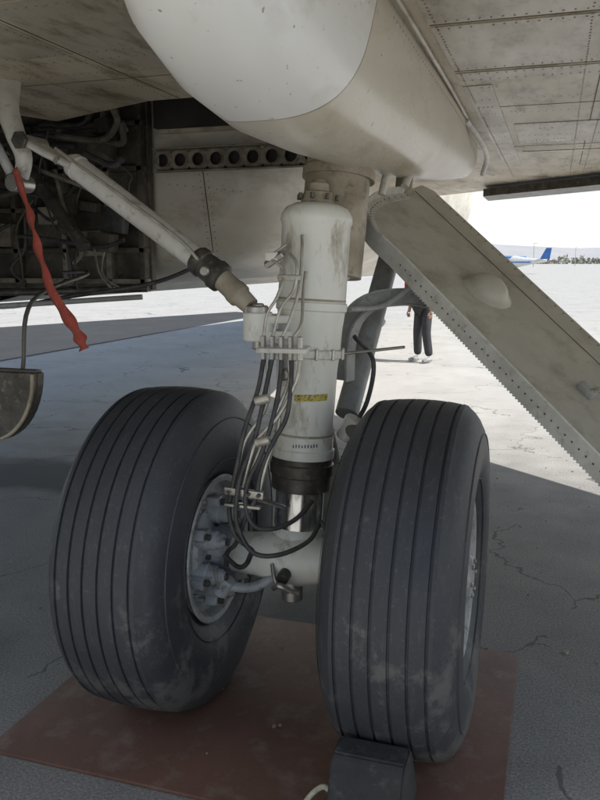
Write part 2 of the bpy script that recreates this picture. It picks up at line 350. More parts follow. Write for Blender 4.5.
for y in (-.58,-.04,.04,.58,.68,.78,1.2,1.55,1.92,2.3,2.58,3.6,4.1,4.6): rivrow(.52,y,2.4,y)
for x in (-1.48,-1.1,-.78,-.30,-.08): rivrow(x,-1.0,x,.72)
for y in (-.88,-.55,-.07,.02,.2,.45,.68): rivrow(-1.75,y,-.03,y)
rivrow(-.9,.735,-1.62,1.05); rivrow(-.9,.71,-1.62,1.02)
for k in range(30):
    x=rnd.uniform(.5,1.7); y=rnd.uniform(-.5,3.5); rivrow(x,y,x+.06,y,.02,.006)
obj('wing_rivets',bm,M_rivet,AC)
bm=bmesh.new()
for a in [((.5,-.0),(2.4,-.0)),((.5,.63),(2.4,.63)),((.5,1.4),(2.4,1.4)),((.5,2.75),(2.4,2.75)),((1.04,-.6),(1.04,3.9)),((-1.8,.33),(-.03,.33)),((-.74,-1),(-.74,.74)),((-1.54,-1),(-1.54,.74))]:
    (xa,ya),(xb,yb)=a; add_box(bm,((xa+xb)/2,(ya+yb)/2,ZW-.0008-.0004*(xa==xb)),(max(abs(xb-xa),.0045),max(abs(yb-ya),.0045),.0012))
obj('wing_panel_seams',bm,M_seam,AC)
tube('fairing_tip_bracket',[(.44,1.6,2.38),(.50,1.9,2.3),(.49,2.3,2.28),(.44,2.6,2.22)],.016,M_brace,AC)

# canoe fairing
secs=[]
prof=[(-1.36,.02,2.36,.24),(-1.33,.07,2.27,.23),(-1.25,.125,2.17,.22),(-1.10,.17,2.075,.215),(-.9,.195,2.015,.215),(-.65,.205,1.985,.215),(-.3,.21,1.985,.22),(.1,.21,2.0,.225),(.6,.205,2.02,.235),(1.2,.19,2.06,.25),(1.9,.165,2.12,.27),(2.4,.14,2.175,.285),(2.62,.11,2.2,.29),(2.70,.06,2.24,.295)]
for y,hw,zb,cx in prof:
    s=[]; n=48; zt=2.56
    for i in range(n):
        a=2*math.pi*i/n; ca,sa=math.cos(a),math.sin(a); ex=2.35
        h=(zt-zb); zc=zb+min(h*.5,hw*1.25+.0)
        vz=(zc-zb) if sa<0 else (zt-zc)
        e2=ex if sa<0 else 6
        s.append(Vector((cx+hw*math.copysign(abs(ca)**(2/e2),ca),y,zc+vz*math.copysign(abs(sa)**(2/e2),sa))))
    secs.append(s)
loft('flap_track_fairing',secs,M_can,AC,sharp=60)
bm=bmesh.new()
def riv3(p,nrm,r=.005):
    p=Vector(p); a,b=frame(Vector(nrm))
    vs=[bm.verts.new(p+(a*math.cos(k*math.pi/3)+b*math.sin(k*math.pi/3))*r) for k in range(6)]; c=bm.verts.new(p+Vector(nrm).normalized()*.0025)
    for k in range(6): bm.faces.new((vs[k],vs[(k+1)%6],c))
for k in range(60):
    y=-.3+k*.046; riv3((.447-.02*max(0,y-1)*.5,y,2.345),(1,0,-.2))
obj('fairing_rivets',bm,M_rivet,AC)
tube('fairing_root_strip',[(.445,-.9,2.392),(.455,-.3,2.392),(.455,.6,2.392),(.45,1.2,2.392),(.44,1.9,2.392),(.43,2.6,2.392)],.008,M_wing2,AC,n=8)

# ---------------------------------------------------------------- landing gear
LG=empty('landing_gear_strut')
base=Vector((.045,.045,.60)); top=Vector((.105,.11,1.9)); ax=(top-base).normalized()
def S(z): return base+ax*((z-base.z)/ax.z)
def sl(name,prof,m,n=40): return lathe(name,[(z-.6,r) for z,r in prof],base,ax,m,LG,n)
sl('lower_piston_chrome',[(.64,.090),(.90,.090)],M_chrome)
sl('axle_fitting',[(.50,.06),(.52,.085),(.56,.098),(.66,.102),(.69,.098),(.705,.092)],M_strut)
sl('gland_nut',[(.845,.10),(.85,.108),(.90,.110),(.905,.116),(.945,.118),(.95,.112),(.97,.113)],M_dark)
sl('shock_strut_cylinder',[(.965,.105),(.97,.116),(1.0,.117),(1.005,.111),(1.05,.111),(1.055,.106),(1.30,.108),(1.335,.112),(1.34,.124),(1.365,.126),(1.37,.114),(1.44,.116),(1.50,.122),(1.505,.128),(1.53,.128),(1.535,.122),(1.80,.122),(1.815,.128),(1.835,.126),(1.86,.11),(1.875,.08),(1.88,.02)],M_strut,48)
sl('strut_top_cap',[(1.87,.058),(1.885,.060),(1.915,.052),(1.92,.038),(1.945,.036),(1.95,.028),(1.96,.02)],M_trun,24)
for i,p in enumerate(ringpts(S(1.885),ax,.07,8)): cyl('cap_bolt',p,p+ax*.02,.008,M_dark,LG,n=8,bev=.002)
for p in ringpts(S(1.352),ax,.127,12): cyl('collar_bolt',p-ax*.02,p+ax*.02,.007,M_steel,LG,n=8,bev=.002)
sl('grease_ring',[(1.537,.1225),(1.539,.1232),(1.543,.1232),(1.545,.1225)],M_trun)
sl('grease_ring',[(1.048,.1075),(1.050,.1085),(1.058,.1085),(1.060,.1075)],M_trun)
bm=bmesh.new(); a0=math.radians(-95); vs=[]
for k in range(7):
    t=a0+k*R(11); q=S(1.2)+Vector((math.cos(t),math.sin(t),0))*.1092; vs.append((bm.verts.new(q-ax*.012),bm.verts.new(q+ax*.012)))
for A,B in zip(vs,vs[1:]): bm.faces.new((A[0],B[0],B[1],A[1]))
obj('yellow_label',bm,M_yel,LG)
bm=bmesh.new()
for k in range(9):
    t=a0+R(4)+k*R(5.5)
    q=S(1.028)+Vector((math.cos(t),math.sin(t),0))*.1116; tg=Vector((-math.sin(t),math.cos(t),0))*.0022; hh_=.012
    bm.faces.new([bm.verts.new(q-tg-ax*hh_/2),bm.verts.new(q+tg-ax*hh_/2),bm.verts.new(q+tg+ax*hh_/2*(1 if k%3 else .3)),bm.verts.new(q-tg+ax*hh_/2)])
obj('stencil_marks',bm,M_hose,LG)
tube('upper_trunnion',[(.11,.22,1.62),(.13,.27,1.95),(.15,.36,2.55)],lambda t:.125-.01*t,M_trun,LG,n=32)
lathe('trunnion_band',[(0,.1),(0,.135),(.035,.135),(.035,.1)],(.132,.28,1.97),(.05,.16,1),M_trun,LG,n=32,close=True)
box('trunnion_arm',(.12,.2,1.7),(.15,.22,.2),M_strut,LG,rot=(.1,0,0),bev=.02)
lathe('axle_beam',[(-.52,.055),(-.30,.058),(-.25,.062),(-.23,.075),(-.12,.082),(-.05,.10),(.05,.10),(.13,.082),(.26,.075),(.28,.062),(.52,.055)],(.03,.0,.592),(1,0,0),M_strut,LG,n=32)
cyl('axle_jack_pad',(.05,-.02,.52),(.05,-.02,.44),.04,M_steel,LG)
cyl('tow_fitting',(.05,-.14,.56),(.05,-.05,.58),.022,M_dark,LG); tube('tow_lug',[(.02,-.14,.53),(.05,-.165,.55),(.085,-.15,.53)],.012,M_steel,LG)
tube('grease_nipple_line',[(.0,-.1,.6),(.03,-.13,.54),(.1,-.1,.5)],.008,M_steel,LG)
for sx in (-.06,.06):
    tube('torque_link_upper',[(.075+sx,.16,1.05),(.06+sx*.6,.42,.86)],.022,M_brace,LG,smooth=False)
    tube('torque_link_lower',[(.06+sx*.6,.42,.86),(.045+sx,.12,.64)],.022,M_brace,LG,smooth=False)
cyl('torque_link_pin',(.0,.42,.86),(.12,.42,.86),.026,M_dark,LG)
cyl('brace_lug_boss',(-.065,-.05,1.40),(-.065,-.05,1.50),.052,M_strut,LG)
cyl('brace_lug_bolt',(-.065,-.05,1.37),(-.065,-.05,1.53),.022,M_steel,LG)
bm=bmesh.new(); add_box(bm,(.0,.0,1.475),(.15,.10,.03),(0,0,.6),.008); add_box(bm,(.0,.0,1.42),(.15,.10,.03),(0,0,.6),.008); obj('brace_lug_arms',bm,M_strut,LG)
cyl('hinge_boss',(.20,.16,1.02),(.24,.16,1.10),.04,M_brace,LG); cyl('hinge_boss_pin',(.235,.12,1.06),(.235,.24,1.06),.028,M_dark,LG)

# side brace
SB=empty('side_brace')
A=Vector((-1.10,.127,2.135)); Bq=Vector((-.9,.133,2.045)); C1=Vector((-.31,-.008,1.68)); C2=Vector((-.215,-.02,1.615)); Dq=Vector((-.07,-.05,1.50))
d1=(C1-Bq).normalized()
lathe('brace_tube',[(-.03,.03),(0,.047),(.03,.050),(.035,.046),((C1-Bq).length-.0,.042)],Bq,d1,M_brace,SB,n=32)
lathe('brace_joint',[(-.01,.044),(0,.052),(.03,.054),(.035,.048),(.08,.05),(.09,.056),(.12,.054),(.125,.04)],C1,(C2-C1),M_dark,SB,n=28)
d2=(Dq-C2).normalized()
lathe('brace_rod_end',[(0,.040),(.06,.040),(.075,.044),(.10,.044),(.11,.036),((Dq-C2).length-.03,.032)],C2,d2,M_trun,SB,n=24)
cyl('brace_eye',Dq+Vector((0,0,-.022)),Dq+Vector((0,0,.022)),.042,M_steel,SB)
cyl('joint_pin',(-.25,-.09,1.64),(-.25,.05,1.65),.018,M_steel,SB)
for s in (-1,1):
    tube('clevis_cheek',[Bq+Vector((.02,.034*s,-.01)),(A+Bq)/2+Vector((0,.038*s,0)),A+Vector((0,.036*s,.01))],.036,M_brace,SB,flat=.45,n=14)
cyl('clevis_bolt',A+Vector((.02,-.075,0)),A+Vector((.02,.075,0)),.026,M_steel,SB)
cyl('clevis_bolt_head',A+Vector((.02,-.09,0)),A+Vector((.02,-.07,0)),.036,M_dark,SB,n=6)
cyl('cheek_bolt',Bq+Vector((-.03,-.075,.01)),Bq+Vector((-.03,.06,.01)),.016,M_steel,SB,n=6)
tube('upper_bracket',[(-1.27,.25,2.40),(-1.22,.17,2.28),(-1.16,.13,2.17),(-1.12,.12,2.08),(-1.14,.12,1.99)],lambda t:.05-.022*t,M_brace,SB,n=16)
cyl('bracket_eye',(-1.14,.06,1.98),(-1.14,.17,1.98),.034,M_steel,SB)
tube('bracket_hook',[(-1.17,.1,2.02),(-1.2,.08,2.1),(-1.26,.1,2.2),(-1.3,.2,2.35)],.02,M_grey,SB)
tube('brace_line',[(-.93,.06,2.10),(-.6,0,1.90),(-.36,-.05,1.75),(-.28,-.07,1.68)],.006,M_pipe,SB)

# rear drag brace and arched bracket
DB=empty('drag_brace')
tube('drag_brace_tube',[(.225,.97,1.84),(.16,.33,1.08)],.047,M_grey,DB,smooth=False,n=20)
tube('drag_brace_top',[(.225,.96,1.82),(.225,1.1,2.05),(.22,1.2,2.42)],.04,M_trun,DB,n=16)
def ibeam(name,pts,w,h,m,par):
    P=crom(pts,8); bm=bmesh.new(); prev=None
    for i,p in enumerate(P):
        T=(P[min(i+1,len(P)-1)]-P[max(i-1,0)]).normalized(); Y=Vector((.30,.95,0)).normalized(); Nn=T.cross(Y).normalized()
        r=[bm.verts.new(p+Nn*h*a+Y*w*b) for a,b in ((-1,-1),(-1,1),(-.75,1),(-.75,.25),(.75,.25),(.75,1),(1,1),(1,-1),(.75,-1),(.75,-.25),(-.75,-.25),(-.75,-1))]
        if prev:
            for k in range(12): bm.faces.new((prev[k],prev[(k+1)%12],r[(k+1)%12],r[k]))
        else: bm.faces.new(r)
        prev=r
    bm.faces.new(prev); return obj(name,bm,m,par)
ibeam('arched_bracket',[(.46,.80,1.50),(.34,.6,1.53),(.24,.42,1.52),(.18,.34,1.46),(.155,.30,1.36),(.15,.3,1.22)],.03,.036,M_grey,DB)
cyl('bracket_end_boss',(.45,.72,1.50),(.49,.84,1.50),.035,M_grey,DB)
tube('lock_link_rod',[(.16,.05,1.345),(.36,.45,1.34)],.006,M_steel,DB,smooth=False)
tube('drag_hose',[(.22,.2,1.4),(.27,.3,1.3),(.26,.25,1.15),(.22,.15,1.05)],.009,M_hose,DB)

# hydraulic lines
HL=empty('hydraulic_lines')
box('manifold_bracket',(.065,-.15,1.385),(.17,.09,.016),M_brace,HL,rot=(.05,0,.12),bev=.003)
box('manifold_bracket_web',(.065,-.08,1.36),(.05,.12,.05),M_brace,HL)
for i in range(5):
    x=-.0+i*.032; cyl('hose_fitting',(x,-.17,1.35),(x,-.17,1.43),.010,M_steel,HL,n=6,bev=.002)
steel=[[(0.0,-.17,1.42),(.01,-.16,1.50),(.04,-.14,1.56),(.05,-.10,1.64),(.0,-.08,1.68),(-.02,-.04,1.69),(.03,-.02,1.73)],
 [(.03,-.17,1.42),(.055,-.15,1.52),(.09,-.12,1.58),(.095,-.1,1.66),(.06,-.08,1.70),(.01,-.05,1.70)],
 [(.064,-.17,1.42),(.09,-.14,1.5),(.105,-.1,1.6),(.10,-.06,1.72),(.09,-.03,1.76)],
 [(.1,-.17,1.42),(.12,-.13,1.47),(.11,-.08,1.56),(.11,-.05,1.64)]]
for p in steel: tube('steel_pipe',p,.0055,M_pipe,HL,n=8)
box('pipe_clamp',(.07,-.10,1.62),(.08,.03,.02),M_steel,HL); box('pipe_clamp_upper',(.0,-.06,1.69),(.05,.05,.03),M_strut,HL,bev=.006)
cyl('line_union',(-.03,-.06,1.66),(.04,-.08,1.70),.014,M_steel,HL,n=6)
hoses=[[(0.0,-.17,1.35),(-.01,-.2,1.25),(-.04,-.25,1.12),(-.06,-.27,1.0),(-.075,-.28,.92),(-.09,-.27,.84),(-.07,-.27,.76),(-.02,-.24,.70)],
 [(.03,-.17,1.35),(.015,-.2,1.24),(-.005,-.24,1.1),(-.04,-.28,.98),(-.05,-.3,.9),(-.05,-.3,.81),(.0,-.29,.715),(.08,-.25,.70),(.16,-.17,.73),(.18,-.1,.78)],
 [(.064,-.17,1.35),(.065,-.2,1.26),(.05,-.23,1.15),(.02,-.26,1.04),(-.015,-.29,.95),(-.02,-.29,.86),(.01,-.28,.80),(.07,-.24,.79),(.12,-.18,.81),(.15,-.1,.85)],
 [(.1,-.17,1.35),(.105,-.2,1.25),(.095,-.22,1.16),(.055,-.24,1.08),(.02,-.26,.98),(.01,-.28,.9),(-.03,-.28,.82),(-.08,-.24,.72),(-.14,-.16,.66)]]
for p in hoses: tube('rubber_hose',p,.0082,M_hose,HL,n=10)
for p in [[(.05,-.16,1.35),(.06,-.19,1.24),(.07,-.22,1.13),(.04,-.25,1.02),(.015,-.27,.9)],[(.085,-.16,1.35),(.09,-.18,1.27),(.03,-.24,1.1),(-.03,-.27,.93)],[(.01,-.16,1.35),(.02,-.2,1.2),(-.04,-.25,1.08),(-.07,-.27,.93)],[(.128,-.17,1.35),(.12,-.19,1.28),(.07,-.22,1.17),(.0,-.25,1.08),(-.04,-.27,.93)]]: tube('steel_braided_pipe',p,.0068,M_pipe,HL,n=8)
box('hose_clamp_plate',(-.03,-.28,.915),(.14,.02,.026),M_steel,HL,rot=(0,.05,0),bev=.003)
box('hose_clamp_plate_lower',(-.035,-.285,.87),(.13,.02,.012),M_steel,HL)
for i in range(4): cyl('clamp_bolt',(-.085+i*.037,-.305,.915),(-.085+i*.037,-.26,.915),.007,M_dark,HL,n=6,bev=.001)
tube('clamp_stay',[(-.02,-.27,.9),(.0,-.15,.85),(.03,-.05,.80)],.009,M_steel,HL)
for z in (1.22,1.08): cyl('hose_collar',(.0,-.25,z),(.05,-.25,z+.015),.016,M_pipe,HL,n=12)
box('valve_block',(.07,-.1,1.30),(.06,.07,.09),M_strut,HL,bev=.01); cyl('valve_cap',(.07,-.14,1.30),(.07,-.17,1.30),.02,M_steel,HL)
tube('brake_hose',[(-.02,-.24,.70),(-.06,-.2,.63),(-.11,-.16,.60),(-.17,-.14,.63)],.009,M_hose,HL)
tube('brake_hose',[(-.14,-.16,.66),(-.16,-.14,.63),(-.17,-.12,.58)],.009,M_hose,HL)
tube('brake_hose',[(.18,-.1,.78),(.22,-.12,.74),(.26,-.14,.68)],.009,M_hose,HL)
tube('brake_torque_rod',[(-.18,-.12,.50),(-.08,-.1,.50),(0,-.08,.54)],.018,M_brake,LG,n=12)
cyl('brake_rod_eye',(-.20,-.12,.47),(-.16,-.12,.53),.03,M_brake,LG)

# ---------------------------------------------------------------- wheels
def wheel(cx,outs):
    W=empty('aircraft_wheel',(cx,0,.597)); Rr=.608; zc=.597
    bead=.262
    prof=[(.150,bead),(.165,.285),(.192,.325),(.212,.38),(.218,.43),(.215,.48),(.205,.52),(.189,.552),(.173,.573),(.158,.586)]
    g=[-.133,-.080,-.027,.027,.080,.133]
    def rt(w): return Rr-.55*w*w
    tr=[(-.150,rt(.150)-.001)]
    for c in g:
        tr+= [(c-.0050,rt(c)),(c-.0038,rt(c)-.008),(c+.0038,rt(c)-.008),(c+.0050,rt(c))]
        if c<.13: tr.append((c+.0265,rt(c+.0265)))
    tr.append((.150,rt(.150)-.001))
    left=[(-w,r) for w,r in prof]; full=left+tr+[(w,r) for w,r in reversed(prof)]
    bm=bmesh.new(); add_lathe(bm,full,(cx,0,zc),(1,0,0),n=144)
    for v in bm.verts:
        q=max(0,1-(v.co.z)/.22); w=v.co.x-cx
        if abs(w)>.15: v.co.x+=math.copysign(.022*q*q,w)
        if v.co.z<.0165: v.co.z=.0165
    big=[f for f in bm.faces if len(f.verts)>10]; bmesh.ops.delete(bm,geom=big,context='FACES_ONLY')
    obj('tyre',bm,M_tyre,W,sharp=28)
    for r_,ww in ((.50,.2115),(.345,.2015)):
        for sg in (1,-1):
            lathe('sidewall_rib',[(ww*sg-.002,r_-.003),(ww*sg+.0022*sg,r_-.001),(ww*sg+.0022*sg,r_+.001),(ww*sg-.002,r_+.003)],(cx,0,zc),(1,0,0),M_tyre,W,n=96,close=True)
    o=outs
    def L(name,prof,m,n=64,close=False,sg=o): return lathe(name,[(s*sg,r) for s,r in prof],(cx,0,zc),(1,0,0),m,W,n,close)
    L('rim_outer',[(.135,.262),(.168,.268),(.180,.280),(.184,.276),(.180,.262),(.165,.250),(.12,.240),(.075,.232),(.062,.20),(.062,.12),(.085,.095),(.11,.09),(.11,.0)],M_wheel)
    L('rim_inner_flange',[(.135,.262),(.168,.268),(.180,.282),(.185,.276),(.180,.258),(.160,.248),(.05,.238),(.0,.236),(0,.05)],M_wheel,sg=-o)
    for p in ringpts((cx+.066*o,0,zc),(1,0,0),.19,12): cyl('tie_bolt',p,p+Vector((.022*o,0,0)),.012,M_steel,W,n=6,bev=.002)
    for p in ringpts((cx+.063*o,0,zc),(1,0,0),.15,8,.2): cyl('vent_hole',p,p+Vector((.003*o,0,0)),.024,M_dark,W,n=20,bev=.001)
    L('hub_cap',[(.10,.085),(.15,.082),(.185,.078),(.197,.070),(.202,.02),(.202,.001)],M_wheel,n=40)
    for p in ringpts((cx+.192*o,0,zc),(1,0,0),.058,6): cyl('cap_bolt',p,p+Vector((.016*o,0,0)),.008,M_steel,W,n=6,bev=.002)
    I=-o
    L('brake_stack',[(.02,.215),(.11,.215),(.115,.20),(.13,.195),(.13,.08)],M_dark,n=48,sg=I)
    for p in ringpts((cx+I*.13,0,zc),(1,0,0),.20,24): box('brake_key',(p.x,p.y,p.z),(.05,.012,.012),M_brake,W,bev=.001)
    L('brake_carrier',[(.13,.17),(.15,.175),(.165,.165),(.175,.10),(.21,.085),(.25,.08),(.25,.05)],M_brake,n=40,sg=I)
    for p in ringpts((cx+I*.17,0,zc),(1,0,0),.105,14): cyl('carrier_ring_bolt',p,p+Vector((I*.02,0,0)),.009,M_dark,W,n=6,bev=.001)
    for i,p in enumerate(ringpts((cx+I*.165,0,zc),(1,0,0),.148,7,.35)):
        lathe('brake_piston_housing',[(-.04,.038),(0,.04),(.03,.041),(.035,.036),(.06,.035),(.066,.028),(.085,.026),(.09,.02),(.10,.016)],p,(I,0,0),M_brake,W,n=20)
        cyl('piston_cap',p+Vector((I*.098,0,0)),p+Vector((I*.108,0,0)),.014,M_dark,W,n=6,bev=.001)
        c=Vector((cx+I*.165,0,zc)); dirn=(p-c).normalized()
        q=c+dirn*.195; box('carrier_lug',(q.x+I*.01,q.y,q.z),(.05,.04,.04),M_brake,W,rot=(math.atan2(dirn.z,dirn.y),0,0),bev=.006)
        cyl('carrier_bolt',q+Vector((I*.02,0,0)),q+Vector((I*.055,0,0)),.012,M_dark,W,n=6,bev=.002)
    pts=[q+Vector((I*.075,0,0)) for q in ringpts((cx+I*.165,0,zc),(1,0,0),.175,14,.1)]
    tube('brake_pipe',pts[:11],.006,M_pipe,W,n=8)
wheel(-.43,-1); wheel(.50,1)

# ---------------------------------------------------------------- chock
CH=empty('wheel_chock')
bm=bmesh.new()
cs=[(-.70,.0165),(-.70,.07),(-.63,.24),(-.605,.26),(-.52,.26),(-.495,.24),(-.36,.0165)]
vsA=[bm.verts.new((.37,y,z)) for y,z in cs]; vsB=[bm.verts.new((.585,y,z)) for y,z in cs]
bm.faces.new(vsA); bm.faces.new(vsB)
for i in range(len(cs)): bm.faces.new((vsA[i],vsA[(i+1)%7],vsB[(i+1)%7],vsB[i]))
bmesh.ops.bevel(bm,geom=bm.edges[:],offset=.006,segments=2,affect='EDGES')
obj('rubber_block',bm,M_blk,CH)
cyl('rope_hole_ring',(.362,-.62,.13),(.37,-.62,.13),.022,M_dark,CH)
tube('chock_rope',[(.37,-.62,.14),(.345,-.62,.15),(.31,-.63,.12),(.28,-.66,.07),(.25,-.72,.024),(.1,-.86,.012),(-.1,-.95,.012)],.008,M_rope,CH)

# ---------------------------------------------------------------- gear door
GD=empty('landing_gear_door')
NT=Vector((.27,.50,1.72)); NB=Vector((1.12,.0,.98)); FT=Vector((.41,1.30,2.01)); FB=Vector((1.19,.58,1.13))
u=(NB-NT); lenu=u.length; u.normalize(); v=(FT-NT); nrm=u.cross(v).normalized(); v=nrm.cross(u).normalized()
if nrm.z<0: nrm=-nrm
Wd=(FB-NT).dot(v); Wt=(FT-NT).dot(v)
sv=1 if (Wd+Wt)>0 else -1; v=v*sv; W_=abs((Wd+Wt)/2)
off=(FT-NT).dot(u); Lt=lenu+.42
def DP(a,b,h=0): return NT+u*a+v*b+nrm*h
def ab(p): p=Vector(p)-NT; return (p.dot(u),p.dot(v))
cor=[ab(p) for p in ((.27,.98,2.05),(.20,.82,2.03),(.165,.70,1.975),(.16,.62,1.90),(.18,.56,1.82),(.215,.52,1.765))]
outl=cor+[(.06,0),(.3,0),(Lt,0),(Lt+.05,.03),(Lt+.05,W_-.03),(Lt,W_),(off,W_),(off-.05,W_-.04)]
sm=[(p.x,p.y) for p in crom([(a,b,0) for a,b in cor],5)]
outl=sm+outl[len(cor):]
bm=bmesh.new(); a_=[bm.verts.new(DP(a,b,0)) for a,b in outl]; f=bm.faces.new(a_)
r=bmesh.ops.extrude_face_region(bm,geom=[f]); bmesh.ops.translate(bm,verts=[g for g in r['geom'] if isinstance(g,bmesh.types.BMVert)],vec=-nrm*.035)
obj('door_skin',bm,M_door,GD,sharp=25)
bm=bmesh.new(); path=cor+[(.06,-.002),(.3,-.002),(Lt*.5,-.002),(Lt,-.002)]
pp=crom([(a,b,0) for a,b in path],8); prev=None
for i,p in enumerate(pp):
    T=(pp[min(i+1,len(pp)-1)]-pp[max(i-1,0)]).normalized(); Nn=Vector((T.y,-T.x,0))
    rr=[]
    for a,h in ((0,-.04),(0,.035),(-.005,.04),(-.010,.035),(-.010,.006),(-.055,.006),(-.055,.002),(-.010,.0)):
        q=p+Nn*a; rr.append(bm.verts.new(DP(q.x,q.y,h)))
    if prev:
        for k in range(8): bm.faces.new((prev[k],prev[(k+1)%8],rr[(k+1)%8],rr[k]))
    prev=rr
obj('door_edge_flange',bm,M_doorl,GD,sharp=30)
bm=bmesh.new()
def dr(a,b,h=.004,r=.0042):
    p=DP(a,b,h); x,y=frame(nrm); vs=[bm.verts.new(p+(x*math.cos(k*math.pi/3)+y*math.sin(k*math.pi/3))*r) for k in range(6)]; c=bm.verts.new(p+nrm*.003)
    for k in range(6): bm.faces.new((vs[k],vs[(k+1)%6],c))
for i,p in enumerate(pp):
    if i%2==0 and p.x<.3:
        T=(pp[min(i+1,len(pp)-1)]-pp[max(i-1,0)]).normalized(); q=p+Vector((T.y,-T.x,0))*-.034; dr(q.x,q.y,.0065)
for k in range(45): dr(.32+k*.03,.032,.0065)
for k in range(30): dr(off+.05+k*.05,W_-.025,.002)
for k in range(50):
    p=DP(.1+k*.033,-.0045,.0); q=-v; x,y=frame(q); vs=[bm.verts.new(p+(x*math.cos(j*math.pi/3)+y*math.sin(j*math.pi/3))*.004) for j in range(6)]; c=bm.verts.new(p+q*.003)
    for j in range(6): bm.faces.new((vs[j],vs[(j+1)%6],c))
obj('door_rivets',bm,M_seam,GD)
bm=bmesh.new()
for k in range(90):
    p=DP(.2+k*.0145,-.003,-.040); add_box(bm,p,(.006,.006,.004),Matrix((u,v,nrm)).transposed().to_4x4(),0)
obj('door_edge_tabs',bm,M_doorl,GD)
bm=bmesh.new(); rings=[]
cen=DP(*ab((.66,.64,1.56)),0)
for i in range(11):
    t=math.pi/2*i/10; rr_=.085*math.cos(t)+(.02 if i==0 else .008*(i==1)); h=.065*math.sin(t)
    rings.append([bm.verts.new(cen+(u*math.cos(a)*1.05+v*math.sin(a))*max(rr_,.0005)+nrm*(h+.0005)) for a in [2*math.pi*j/28 for j in range(28)]])
for A_,B_ in zip(rings,rings[1:]):
    for i in range(28): bm.faces.new((A_[i],A_[(i+1)%28],B_[(i+1)%28],B_[i]))
obj('door_dome_bulge',bm,M_door,GD,sharp=80)
rm=Matrix((u,v,nrm)).transposed().to_4x4()
lb=ab((1.0,.40,1.14))
box('door_latch_bracket',DP(lb[0],lb[1],.016),(.07,.03,.032),M_grey,GD,rot=rm); box('door_latch_pin',DP(lb[0]+.02,lb[1]+.02,.028),(.018,.06,.018),M_steel,GD,rot=rm)
box('door_skin_joint',DP((off+Lt)/2,W_*.80,.0012),(Lt-off,.003,.002),M_seam,GD,rot=rm,bev=0)
tube('door_hinge_arm',[(.26,.92,2.0),(.29,1.0,2.15),(.30,1.05,2.4)],.018,M_brace,GD)
tube('door_hinge_arm',[(.2,.72,1.95),(.22,.76,2.08),(.24,.8,2.2)],.016,M_brace,GD)
tube('door_link_rod',[(.40,.55,1.62),(.34,.5,1.55),(.27,.4,1.5),(.2,.2,1.5)],.011,M_grey,GD)

# ---------------------------------------------------------------- ribbon
RB=[(-1.12,.06,2.03),(-1.08,.05,1.93),(-1.03,.02,1.84),(-1.0,0,1.76),(-.95,-.03,1.66),(-.90,-.06,1.57),(-.84,-.08,1.50),(-.785,-.09,1.43),(-.755,-.095,1.385),(-.74,-.10,1.35)]
P_=crom(RB,6); bm=bmesh.new(); prev=None
for i,p in enumerate(P_):
    t=i/(len(P_)-1); an=.5+1.1*math.sin(t*5.)*.6; w=.019+.008*math.sin(t*3.1)
    side=Vector((math.cos(an)*.95,-.3*math.sin(an*2),.33*math.cos(an)+.1)).normalized()*w
    wob=Vector((.004*math.sin(i*.9),-.006*math.sin(i*.7),0))
    rr=[bm.verts.new(p-side+wob),bm.verts.new(p+Vector((0,-.008,0))),bm.verts.new(p+side-wob)]
    if prev:
        for k in range(2): bm.faces.new((prev[k],prev[k+1],rr[k+1],rr[k]))
    prev=rr
o=obj('red_warning_ribbon',bm,M_rib,None,sharp=60); md=o.modifiers.new('s','SOLIDIFY'); md.thickness=.002

HP=empty('belly_access_door')
bm=bmesh.new(); n=24; A_=[]
cx_,cy_,cz_=-1.17,-.10,1.265
for i in range(n+1):
    a=-math.pi*i/n; A_.append(bm.verts.new((cx_+.235*math.cos(a),cy_-.03,cz_+.29*math.sin(a))))
f=bm.faces.new(A_)
r=bmesh.ops.extrude_face_region(bm,geom=[f]); bmesh.ops.translate(bm,verts=[g for g in r['geom'] if isinstance(g,bmesh.types.BMVert)],vec=(.0,.06,.0))
bmesh.ops.bevel(bm,geom=[e for e in bm.edges],offset=.012,segments=3,affect='EDGES')
obj('access_door_panel',bm,M_dark,HP)
tube('access_door_rim',[(cx_+.222*math.cos(-math.pi*i/16),cy_-.036,cz_-.012+.27*math.sin(-math.pi*i/16)) for i in range(17)],.008,M_trun,HP,n=8,k=3)
tube('access_door_rod',[(-1.04,-.07,1.26),(-1.03,-.0,1.52),(-1.1,.5,1.62),(-1.5,.9,1.62)],.009,M_dark,HP)

# ---------------------------------------------------------------- person
def skin(name,V,Ed,Rd,m,parent,sub=2,root=0):
    me=D.meshes.new(name); me.from_pydata(V,Ed,[]); o=D.objects.new(name,me); COL.objects.link(o)
    o.modifiers.new('skin','SKIN'); s=me.skin_vertices[0].data
    for i,r in enumerate(Rd): s[i].radius=(r,r) if not isinstance(r,tuple) else r
    s[root].use_root=True
    o.modifiers.new('sub','SUBSURF').levels=sub; o.modifiers['sub'].render_levels=sub
    me.materials.append(m); o.parent=parent; return o
M_trou=mat('dark_trousers',(.03,.03,.035),(.05,.05,.055),rough=.9,scale=8)
M_shirt=mat('dark_jacket',(.06,.06,.065),(.04,.04,.045),rough=.9,scale=8)
M_skin=mat('skin',(.45,.27,.19),(.4,.23,.16),rough=.6,scale=10)
M_hair=mat('hair',(.04,.025,.015),(.06,.04,.02),rough=.8,scale=30)
M_redbag=mat('red_bag',(.45,.03,.03),(.35,.02,.02),rough=.7,scale=9)
M_shoe=mat('grey_shoes',(.5,.5,.5),(.2,.2,.2),rough=.7,scale=14)
PR=empty('standing_person',(0,0,0))
